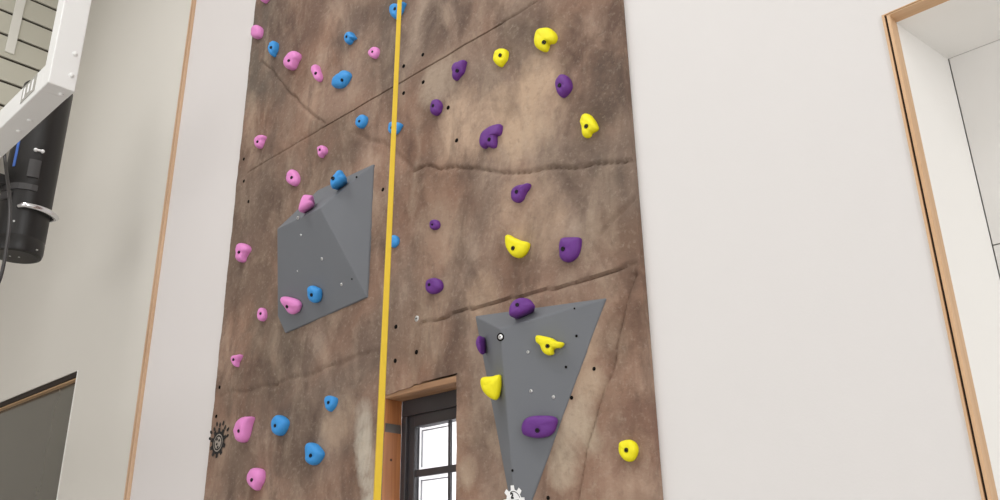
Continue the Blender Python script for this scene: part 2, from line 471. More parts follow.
def gv(i, j):
    if (i, j) not in vid:
        x, z = xs[i], zs[j]
        if OX0 - 1e-6 <= x <= OX1 + 1e-6 and abs(z - OZ1) < 1e-6:   # uneven head of the opening
            t = (x - OX0) / (OX1 - OX0)
            z += -0.012 + 0.034 * t + 0.010 * noise.noise(Vector((x * 14, 0, 2))) + 0.006 * noise.noise(Vector((x * 37, 0, 5)))
        vid[(i, j)] = bm.verts.new((x - cw.location.x, dep[i, j], z))
    return vid[(i, j)]


for i in range(nx - 1):
    for j in range(nz - 1):
        if not inside(i, j):
            bm.faces.new([gv(i, j), gv(i + 1, j), gv(i + 1, j + 1), gv(i, j + 1)])
bed = [e for e in bm.edges if e.is_boundary]
r = bmesh.ops.extrude_edge_only(bm, edges=bed)
for v in [g for g in r['geom'] if isinstance(g, bmesh.types.BMVert)]:
    wx = v.co.x + cw.location.x
    hole = OX0 - .03 < wx < OX1 + .03 and OZ0 - .03 < v.co.z < OZ1 + .05
    v.co.y = 0.085 if hole else PY - 0.001
    if hole and v.co.z > OZ1 - 0.04: v.co.z = OZ1 - 0.012 + 0.02 * (wx - OX0) / (OX1 - OX0)
bmesh.ops.recalc_face_normals(bm, faces=bm.faces)
rf = link('rock_face', bm, ROCK, cw, smooth=True)
md = rf.modifiers.new('edge', 'EDGE_SPLIT'); md.split_angle = math.radians(55)


def bolt_hole(p, n, parent, bright, rad=0.011):
    if not bright: rad *= .75
    bm = bmesh.new(); n = Vector(n).normalized(); off = parent.matrix_world.translation if parent else Vector()
    p = Vector(p) - parent.location
    if rad > .0085 and parent is not cw:
        lathe(bm, p, n, [(rad * 1.6, -0.004), (rad * 1.6, 0.0006), (rad, 0.0008)], 16, 1)
    lathe(bm, p, n, [(rad * 1.0, -0.004), (rad * 1.0, 0.0012), (rad * .75, 0.003), (rad * .3, 0.0036)], 14, 0)
    lathe(bm, p, n, [(rad * .3, 0.0036), (rad * .28, 0.0022), (0, 0.0022)], 8, 1)
    return link('bolt_hole', bm, [NUT if bright else HOLE, HOLE], parent, smooth=False)


def depth_at(x, z):
    i = int(np.argmin(abs(xs - x))); j = int(np.argmin(abs(zs - z))); return dep[i, j]


for px, py, s in [(404.5, 66.5, 0), (423.5, 55, 0), (404.5, 93.5, 0), (424, 82.5, 0), (418, 319, 1), (397, 327, 0), (396.5, 361, 0), (418, 352.5, 0),
                  (245, 159.5, 0), (245, 181.5, 0), (250, 202, 0), (221, 387.5, 0), (218, 416.6, 0), (595, 369, 0), (573, 398, 0), (549.5, 498, 0),
                  (458, 141, 0), (449, 108, 0), (384, 190, 0)]:
    q = at(px, py); bolt_hole((q[0], depth_at(q[0], q[2]) + 0.0, q[2]), (0, -1, 0), cw, s, 0.0125 if px < 545 else 0.009)

# ------------------------------------------------------------------ window in the rock wall
w1 = empty('window_1', (OX0, 0.09, OZ0)); struct(w1)
WY = 0.092


def wbox(bm, x0, x1, y0_, y1, z0, z1, mi=0): box(bm, x0 - OX0, x1 - OX0, y0_ - .09, y1 - .09, z0 - OZ0, z1 - OZ0, mi)


fx0, fx1 = OX0 + 0.001, -2.14
top = float(at(402, 401, 0, OX0)[2])
gl = float(at(418, 427, 1, WY + .03)[0]) - .003; gt = float(at(419, 427, 1, WY + .03)[2])
vx0 = float(at(447.5, 440, 1, WY + .02)[0]); vx1 = float(at(449.6, 440, 1, WY + .02)[0])
hz1 = float(at(432, 467.5, 1, WY + .02)[2]); hz0 = float(at(432, 474.5, 1, WY + .02)[2])
gx = vx1 + (vx0 - gl)
bm = bmesh.new()
wbox(bm, fx0, fx1, WY, WY + .07, gt + .045, OZ1 + .02); wbox(bm, fx0, gl - .035, WY, WY + .07, OZ0, gt + .045)
wbox(bm, gx + .035, fx1, WY, WY + .07, OZ0, gt + .045); wbox(bm, fx0, fx1, WY, WY + .07, OZ0 - .04, OZ0 + .03)
link('window_frame', bm, FRAMEM, w1, bevel=0.003)
bm = bmesh.new()
wbox(bm, gl - .036, gl, WY + .016, WY + .046, OZ0 + .03, gt + .046); wbox(bm, gx, gx + .036, WY + .012, WY + .06, OZ0 + .03, gt + .046)
wbox(bm, gl - .001, gx + .001, WY + .012, WY + .06, gt, gt + .046); wbox(bm, gl, gx, WY + .012, WY + .06, OZ0 + .03, OZ0 + .07)
link('sash', bm, FRAMEM, w1, bevel=0.003)
bm = bmesh.new(); wbox(bm, vx0, vx1, WY + .022, WY + .036, OZ0 + .07, gt); wbox(bm, gl, gx, WY + .0225, WY + .0435, hz0, hz1)
wbox(bm, gl, gx, WY + .0225, WY + .0435, 1.38, 1.38 + hz1 - hz0)
link('glazing_bar', bm, FRAMEM, w1, bevel=0.002)
bm = bmesh.new(); wbox(bm, gl, gx, WY + .034, WY + .038, OZ0 + .07, gt); link('pane', bm, GLASS, w1)
bm = bmesh.new()
for a, b, c_, d_ in ((gl + .010, gl + .014, hz1 + .012, gt - .012), (gl + .010, vx0 - .006, gt - .016, gt - .012), (gl + .010, gl + .014, 1.45, hz0 - .01), (gl + .010, vx0 - .006, hz0 - .016, hz0 - .012)):
    wbox(bm, a, b, WY + .045, WY + .05, c_, d_)
link('glazing_spacer', bm, mat('spacer_grey', lin(150, 150, 152), 0.4, var=.02), w1)
# pine jamb and head lining
bm = bmesh.new(); wbox(bm, OX0 - .02, OX0 + .002, 0.004, WY + .001, OZ0 - .02, OZ1 - .006); link('wooden_jamb', bm, PINE, w1, bevel=0.002)
bm = bmesh.new()
n_ = 14
for k in range(n_):
    pass
wbox(bm, OX0, OX1 - .002, 0.0, WY + .001, OZ1 - .022, OZ1 + .004)
link('wooden_head', bm, wood('pine_head', lin(150, 112, 82), lin(188, 148, 114), (2.2, 40, 40)), w1, bevel=0.003)
pa = at(385, 426, 0, OX0 + .002); pb = at(400.5, 434, 0, OX0 + .002)
bm = bmesh.new(); wbox(bm, OX0 + .001, OX0 + .0045, float(pa[1]), float(pb[1]), float(pb[2]), float(pb[2]) + .035); link('metal_plate', bm, PLATE, w1, bevel=0.001)
kn = at(391, 460, 0, OX0 + .002)
bm = bmesh.new(); lathe(bm, (0.0025, kn[1] - .09, kn[2] - OZ0), (1, 0, 0), [(.006, -.002), (.0055, .0004), (0, .0008)], 12); link('wood_knot', bm, mat('knot_brown', lin(70, 36, 20), 0.7), w1)

# ------------------------------------------------------------------ grey volumes


def build_volume(verts, faces, label, grp='angular grey volumes on the climbing wall'):
    pts = [Vector(v) for v in verts]
    c = Vector((sum(p.x for p in pts) / len(pts), 0, sum(p.z for p in pts) / len(pts)))
    root = tag(empty('climbing_volume', c), label, 'climbing volume', grp)
    bm = bmesh.new(); vv = [bm.verts.new(p - c) for p in pts]
    for f in faces: bm.faces.new([vv[i] for i in f])
    bmesh.ops.recalc_face_normals(bm, faces=bm.faces)
    link('body', bm, GREY, root, bevel=0.004)
    return root


def plane_hit(px, py, p0, n):
    r = M @ np.array([px - 500.0, py - 250.0, F]); t = ((np.asarray(p0) - EYEV) @ n) / (r @ n)
    return EYEV + r * t


VB = -0.004
# left volume
pP, pC, pB = at(320, 208, 1, -.18), at(367, 297, 1, -.012), at(373.5, 164, 1, -.012)
pD = at(285, 333, 1, -.012); pE = at(318, 190, 1, VB)
nL = np.cross(pC - pP, pD - pP); nL /= np.linalg.norm(nL)
if nL[1] > 0: nL = -nL
pA = plane_hit(277, 229, pP, nL)
pA2 = plane_hit(277.5, 316, pP, nL)
base = lambda p: np.array([p[0], 0.006, p[2]])
VL = [pP, pA, pA2, pD, pC, pB, pE, base(pA), base(pA2), base(pD), base(pC), base(pB), base(pE)]
volL = build_volume(VL, [(0, 1, 2, 3, 4), (0, 4, 5), (0, 5, 6), (0, 6, 1), (1, 7, 8, 2), (2, 8, 9, 3), (3, 9, 10, 4), (4, 10, 11, 5), (5, 11, 12, 6), (6, 12, 7, 1), (7, 12, 11, 10, 9, 8)],
                    'broad five-sided grey volume left of the yellow strap')
# right volume
qP = at(500, 329, 1, -.11); qL, qR, qT = at(475, 316, 1, -.010), at(606, 298, 1, -.010), at(517, 540, 1, -.010)
VR = [qP, qL, qR, qT, base(qL), base(qR), base(qT)]
volR = build_volume(VR, [(0, 1, 2), (0, 2, 3), (0, 3, 1), (1, 4, 5, 2), (2, 5, 6, 3), (3, 6, 4, 1), (4, 6, 5)],
                    'tapering grey volume pointing down, right of the window opening')


def nrm(a, b, c):
    n = np.cross(b - a, c - a); n /= np.linalg.norm(n)
    return n if n @ (EYEV - a) > 0 else -n


planes = {'wall': (np.zeros(3), np.array([0., -1, 0])),
          'Lmain': (pP, nL), 'Lright': (pP, nrm(pP, pC, pB)), 'Ltop': (pP, nrm(pP, pB, pE)), 'Ltop2': (pP, nrm(pP, pE, pA)),
          'Rmain': (qP, nrm(qP, qR, qT)), 'Rtop': (qP, nrm(qP, qL, qR)), 'Rleft': (qP, nrm(qP, qL, qT))}
RIDGE = {'Ltop': (pP, pB), 'Ltop2': (pP, pA), 'Rtop': (qP, qR)}
planes['Redge'] = (qP, (planes['Rmain'][1] + planes['Rleft'][1]) / np.linalg.norm(planes['Rmain'][1] + planes['Rleft'][1]))
for px, py, pl, br, rad in [(298, 218, 'Lmain', 1, .008), (301, 235, 'Lmain', 1, .005), (322, 259, 'Lmain', 1, .007), (297.5, 271, 'Lmain', 1, .004), (341.5, 284.5, 'Lmain', 1, .007), (352, 279, 'Lmain', 0, .005), (356.6, 177, 'Lright', 0, .006)]:
    p0, n0 = planes[pl]; bolt_hole(plane_hit(px, py, p0, n0), n0, volL, br, rad)
for px, py, pl, br, rad in [(500.5, 337, 'Rmain', 1, .009), (528, 352, 'Rmain', 1, .0055), (576.6, 336, 'Rmain', 0, .006), (566, 367, 'Rmain', 0, .006), (531, 391, 'Rmain', 1, .006), (553.5, 397, 'Rmain', 1, .006), (574.5, 308.5, 'Rmain', 0, .0045), (512.5, 470.5, 'Rmain', 0, .006)]:
    p0, n0 = planes[pl]; bolt_hole(plane_hit(px, py, p0, n0), n0, volR, br, rad)

# ------------------------------------------------------------------ emblems


def poly(bm, pts, mi=0):
    f = bm.faces.new([bm.verts.new(p) for p in pts]); f.material_index = mi; return f


def gear(bm, cx, cz, r0, r1, teeth, inner, mp, mi=0):
    outl = []
    for k in range(teeth):
        a = 2 * math.pi * k / teeth; da = 2 * math.pi / teeth
        for f_, r_ in ((-.32, r0), (-.2, r1), (.2, r1), (.32, r0)):
            outl.append((a + f_ * da, r_))
    o_ = [bm.verts.new(mp(cx + r_ * math.sin(a), cz + r_ * math.cos(a))) for a, r_ in outl]
    if inner:
        i_ = [bm.verts.new(mp(cx + inner * math.sin(a), cz + inner * math.cos(a))) for a, r_ in outl]
        for k in range(len(o_)):
            k2 = (k + 1) % len(o_); bm.faces.new([o_[k], o_[k2], i_[k2], i_[k]]).material_index = mi
    else:
        bm.faces.new(o_).material_index = mi


c0 = at(220, 443); cxw, czw = float(c0[0]), float(c0[2])
ei, ej = int(np.argmin(abs(xs - cxw))), int(np.argmin(abs(zs - czw)))
ey = float(dep[max(0, ei - 10):ei + 11, max(0, ej - 12):ej + 13].min()) - .001
mpw = lambda x, z: Vector((x - cw.location.x, ey, z))
bm = bmesh.new()
gear(bm, cxw, czw, .056, .074, 10, .043, mpw)
gear(bm, cxw, czw, .037, .038, 10, .030, mpw)
for k in range(9):                                  # two arcs of splashes over the gear
    a = math.radians(-70 + 18 * k); r_ = .088 + .011 * (k % 2)
    w_, h_ = .008, .013
    pp = []
    for t in range(8):
        b = 2 * math.pi * t / 8; u_, v_ = w_ * math.cos(b), h_ * math.sin(b)
        pp.append(mpw(cxw + (r_ + v_) * math.sin(a) + u_ * math.cos(a), czw + (r_ + v_) * math.cos(a) - u_ * math.sin(a)))
    poly(bm, pp[::-1])
for (ax_, az_) in ((-.010, -.006), (.010, .010), (0.002, -.022), (-.012, .018)):
    poly(bm, [mpw(cxw + ax_ + .009 * math.cos(t * math.pi / 4), czw + az_ + .007 * math.sin(t * math.pi / 4)) for t in range(8)])
em = link('gear_emblem', bm, INK, cw); em['label'] = 'black gear emblem with an arc of splashes'
bm = bmesh.new()
mpw2 = lambda x, z: Vector((x - cw.location.x, ey + .001, z))
poly(bm, [mpw2(cxw + .044 * math.cos(t * math.pi / 12), czw + .044 * math.sin(t * math.pi / 12)) for t in range(24)])
link('emblem_disc', bm, PALEINK, em)

p0, n0 = planes['Rmain']
g0 = plane_hit(514.5, 501, p0, n0); sl = Vector(n0)
gu = Vector((1, 0, 0)); gu = (gu - sl * gu.dot(sl)).normalized(); gvv = Vector((0, 0, 1)); gvv = (gvv - sl * gvv.dot(sl)); gvv = (gvv - gu * gvv.dot(gu)).normalized()
mpe = lambda lift: (lambda x, z: Vector(g0) + gu * x * .62 + gvv * z * .8 + sl * lift - volR.location)
bm = bmesh.new(); gear(bm, 0, 0, .046, .064, 8, 0, mpe(.003))
em2 = link('gear_emblem', bm, WHITEINK, volR); em2['label'] = 'white gear emblem with dark lettering'
bm = bmesh.new(); f3 = mpe(.0042)
for k in range(7):                                  # thin arc inside the rim
    a, b = math.radians(-25 + 14 * k), math.radians(-25 + 14 * (k + 1))
    poly(bm, [f3(.040 * math.sin(a), .040 * math.cos(a)), f3(.040 * math.sin(b), .040 * math.cos(b)), f3(.037 * math.sin(b), .037 * math.cos(b)), f3(.037 * math.sin(a), .037 * math.cos(a))][::-1])
def stroke(pts, w):
    for (x0, z0), (x1, z1) in zip(pts, pts[1:]):
        d = Vector((x1 - x0, z1 - z0)); d.normalize(); e = Vector((-d.y, d.x)) * w / 2
        poly(bm, [f3(x0 - e.x, z0 - e.y), f3(x1 - e.x, z1 - e.y), f3(x1 + e.x, z1 + e.y), f3(x0 + e.x, z0 + e.y)])
stroke([(-.017, .030), (-.006, .032), (-.002, .026), (-.014, .013), (.001, .013)], .0075)
stroke([(-.030, .003), (.030, .003)], .002); 
for k in range(5): stroke([(-.024 + .012 * k, -.003), (-.024 + .012 * k, -.018)], .006)
link('lettering', bm, INK, em2)

# ------------------------------------------------------------------ yellow strap
sa, sb = at(400, 0, 1, -.20), at(377.3, 500, 1, -.20)
dirv = (sb - sa) / (sa[2] - sb[2])
st = tag(empty('belay_strap', (float(sb[0]), -.20, 0)), 'long yellow webbing strap hanging down the middle of the rock wall', 'strap')
bm = bmesh.new(); prev = None
for k in range(60):
    z = 0.02 + (5.8 - 0.02) * k / 59
    cx = float(sa[0] + dirv[0] * (sa[2] - z)) - st.location.x
    tw = math.radians(14 + 6 * math.sin(k * .13)); w_ = .0150 - .0016 * (z - 1.9) / 1.0
    row = []
    for s_, o_ in ((-1, 0), (-.1, .010), (1, 0), (1, .003), (-.1, .013), (-1, .003)):
        row.append(bm.verts.new((cx + s_ * w_ * math.cos(tw) , -s_ * w_ * math.sin(tw) * -1 - o_, z)))
    if prev:
        for i in range(6): bm.faces.new([prev[i], prev[(i + 1) % 6], row[(i + 1) % 6], row[i]])
    else: bm.faces.new(row)
    prev = row
bm.faces.new(prev[::-1])
bmesh.ops.recalc_face_normals(bm, faces=bm.faces)
link('webbing', bm, STRAPM, st)
sdx = float(sa[0] + dirv[0] * (sa[2] - 5.8)) - st.location.x
bm = bmesh.new(); box(bm, -.03 + sdx, .03 + sdx, -.03, .2 - .03, 5.79, 5.82); box(bm, -.05 + sdx, .05 + sdx, .165, .18, 5.75, 5.87); link('top_bracket', bm, PLATE, st, bevel=.003)
bm = bmesh.new(); box(bm, -.04, .04, -.03, .03, 0.0, .03); link('floor_anchor', bm, PLATE, st, bevel=.003)

# ------------------------------------------------------------------ climbing holds
NA = 40
PROF = [(0.95, -0.10), (0.985, 0.10), (1.0, 0.32), (0.97, 0.55), (0.89, 0.74), (0.76, 0.88), (0.58, 0.96), (0.38, 1.0), (0.18, 1.01)]
TOC = lambda p: (EYEV - p) / np.linalg.norm(EYEV - p)


def make_hold(out, hole, material, plane, hk, label, cat_group, seed):
    T = spline(out, NA, True)
    p0, n0 = planes[plane]
    cpx = T.mean(0)
    n = np.array(n0, float); grazing = plane in ('Ltop', 'Ltop2', 'Rtop', 'Rleft', 'Redge')
    cen = plane_hit(cpx[0], cpx[1], p0, n)
    if plane in ('Ltop', 'Ltop2', 'Rtop', 'Rleft', 'Redge'):     # grazing facets: the hold leans outward a little
        n = n * 0.35 + TOC(cen) * 0.75; n /= np.linalg.norm(n)
        if plane in RIDGE:                              # stands up to the facet's front edge
            a_, b_ = RIDGE[plane]; tt = np.linspace(0, 1, 200)[:, None]; L_ = a_ + (b_ - a_) * tt
            p0 = L_[np.argmin(np.abs(proj(L_)[:, 0] - cpx[0]))]; cen = plane_hit(cpx[0], cpx[1], p0, n)
        else: cen = cen + n * (.07 if plane != 'Redge' else .012)
    elif plane != 'wall': cen = cen + n * .006
    if plane == 'wall': cen[1] = depth_at(cen[0], cen[2]) + 0.001
    zz = np.array([0, 0, 1.0]); u = np.cross(n, zz); u = -u if u[0] < 0 else u; u /= np.linalg.norm(u); v = np.cross(u, -n); v = v if v[2] > 0 else -v
    dist = np.linalg.norm(cen - EYEV)
    vert = (T[:, 1].max() - T[:, 1].min()) * dist / F / 1.02
    h = max(0.022, hk * vert)
    # outline carried onto the facet, then resized until the rounded body covers the traced outline
    uv = []
    for px, py in T:
        q = plane_hit(px, py, cen + n * h * .4, n) - cen
        uv.append((q @ u, q @ v))
    uv = np.array(uv); c0_ = uv.mean(0); sh = uv - c0_
    k = np.array([0.7, 0.85]); off = c0_.copy()
    rs = np.random.RandomState(seed)
    lump = [noise.noise(Vector((math.cos(2 * math.pi * i / NA) * 1.3 + seed * 3.7, math.sin(2 * math.pi * i / NA) * 1.3, seed))) for i in range(NA)]
    nr = len(PROF)

    def body():
        B = np.zeros((nr, NA, 3))
        for r_, (s_, hh) in enumerate(PROF):
            if r_ == 0 and grazing: hh, s_ = -.06 / h, .7
            Q = (sh * s_) * k + off
            hs = h * hh * (1 + (0.16 * np.array(lump) * s_ if hh > .2 else 0))
            B[r_] = cen + Q[:, :1] * u + Q[:, 1:] * v + (np.broadcast_to(hs, (NA,)))[:, None] * n
        return B
    for it in range(30):
        B = body(); pp = proj(B[1:].reshape(-1, 3))
        bw, tw = pp.max(0) - pp.min(0), T.max(0) - T.min(0)
        k *= np.clip(tw / bw, .8, 1.25) ** np.array([.7, .7]); k = np.clip(k, .22, 1.3)
        d = (T.max(0) + T.min(0)) / 2 - (pp.max(0) + pp.min(0)) / 2
        cc = cen + off[0] * u + off[1] * v; e = 1e-3
        J = np.stack([(proj(cc + u * e) - proj(cc)) / e, (proj(cc + v * e) - proj(cc)) / e], 1)
        off = off + np.linalg.solve(J, d) * .8
    # second pass: each ray of the outline is stretched until its edge meets the traced edge
    tc_ = T.mean(0); ta = np.arctan2(T[:, 1] - tc_[1], T[:, 0] - tc_[0]); tr = np.hypot(T[:, 1] - tc_[1], T[:, 0] - tc_[0])
    g = np.ones(NA); sh0 = sh.copy()
    for it in range(9):
        sh = sh0 * g[:, None]
        pp = proj(body()[1:].reshape(-1, 3)); pa = np.arctan2(pp[:, 1] - tc_[1], pp[:, 0] - tc_[0]); pr = np.hypot(pp[:, 1] - tc_[1], pp[:, 0] - tc_[0])
        ratio = np.ones(NA)
        for i in range(NA):
            da = np.abs((pa - ta[i] + math.pi) % (2 * math.pi) - math.pi)
            m_ = da < .16
            if m_.any(): ratio[i] = tr[i] / pr[m_].max()
        g *= np.clip(ratio, .85, 1.18) ** .4
        for _ in range(3): g = .25 * np.roll(g, 1) + .5 * g + .25 * np.roll(g, -1)
        g = np.clip(g, .72, 1.35)
        sh = sh0 * g[:, None]
        pp = proj(body()[1:].reshape(-1, 3)); d = (T.max(0) + T.min(0)) / 2 - (pp.max(0) + pp.min(0)) / 2
        off = off + np.linalg.solve(J, d) * .4
    B = body()
    loc = Vector(cen + off[0] * u + off[1] * v)
    root = tag(empty('climbing_hold', loc), label, 'climbing hold', cat_group)
    # the bolt sits where the photograph shows the hole
    bolt = None
    if hole:
        pb = proj(B[2:]); dd = np.hypot(pb[..., 0] - hole[0], pb[..., 1] - hole[1])
        # only what faces the eye
        nn = np.zeros_like(B)
        nn[1:-1] = np.cross(np.roll(B, -1, 1)[1:-1] - np.roll(B, 1, 1)[1:-1], B[2:] - B[:-2])
        nn[-1] = n
        nn /= (np.linalg.norm(nn, axis=2, keepdims=True) + 1e-9)
        flip = np.sign((nn * n).sum(2)); flip[flip == 0] = 1
        outw = B - (B.mean((0, 1)) - n * h * .3); sg = np.sign((nn * outw).sum(2)); sg[sg == 0] = 1; nn *= sg[..., None]
        face = (nn[2:] * (EYEV - B[2:])).sum(2)
        dd[face < 0.05] += 100
        i_, j_ = np.unravel_index(np.argmin(dd), dd.shape); i_ += 2
        bp = B[i_, j_].copy(); bn = nn[i_, j_] * .6 + n * .4; bn /= np.linalg.norm(bn)
        # exact pixel on the local tangent plane
        bp = plane_hit(hole[0], hole[1], bp, bn) if dd.min() < 4 else bp
        w_ = np.linalg.norm(B - bp, axis=2); B = B - (np.exp(-(w_ / .014) ** 2) * min(.006, h * .15))[..., None] * bn
        bolt = (bp - bn * .001, bn)
    bm = bmesh.new()
    vs = [[bm.verts.new(Vector(B[r_, i]) - loc) for i in range(NA)] for r_ in range(nr)]
    topc = bm.verts.new(Vector(B[-1].mean(0)) - loc)
    for r_ in range(nr - 1):
        for i in range(NA):
            bm.faces.new([vs[r_][i], vs[r_][(i + 1) % NA], vs[r_ + 1][(i + 1) % NA], vs[r_ + 1][i]])
    for i in range(NA): bm.faces.new([vs[-1][i], vs[-1][(i + 1) % NA], topc])
    bm.faces.new(vs[0][::-1])
    bmesh.ops.recalc_face_normals(bm, faces=bm.faces)
    link('hold_body', bm, material, root, smooth=True)
    if bolt:
        bm = bmesh.new(); p = Vector(bolt[0]) - loc; R = min(.0082, vert * .1)
        lathe(bm, p, bolt[1], [(R * 1.0, -.006), (R * 1.0, .0004), (R * .9, .0008), (R * .75, .0006)], 16)
        lathe(bm, p, bolt[1], [(R * .75, .0006), (R * .7, .0001), (0, .0001)], 6)
        link('bolt', bm, BOLT, root)
    return root


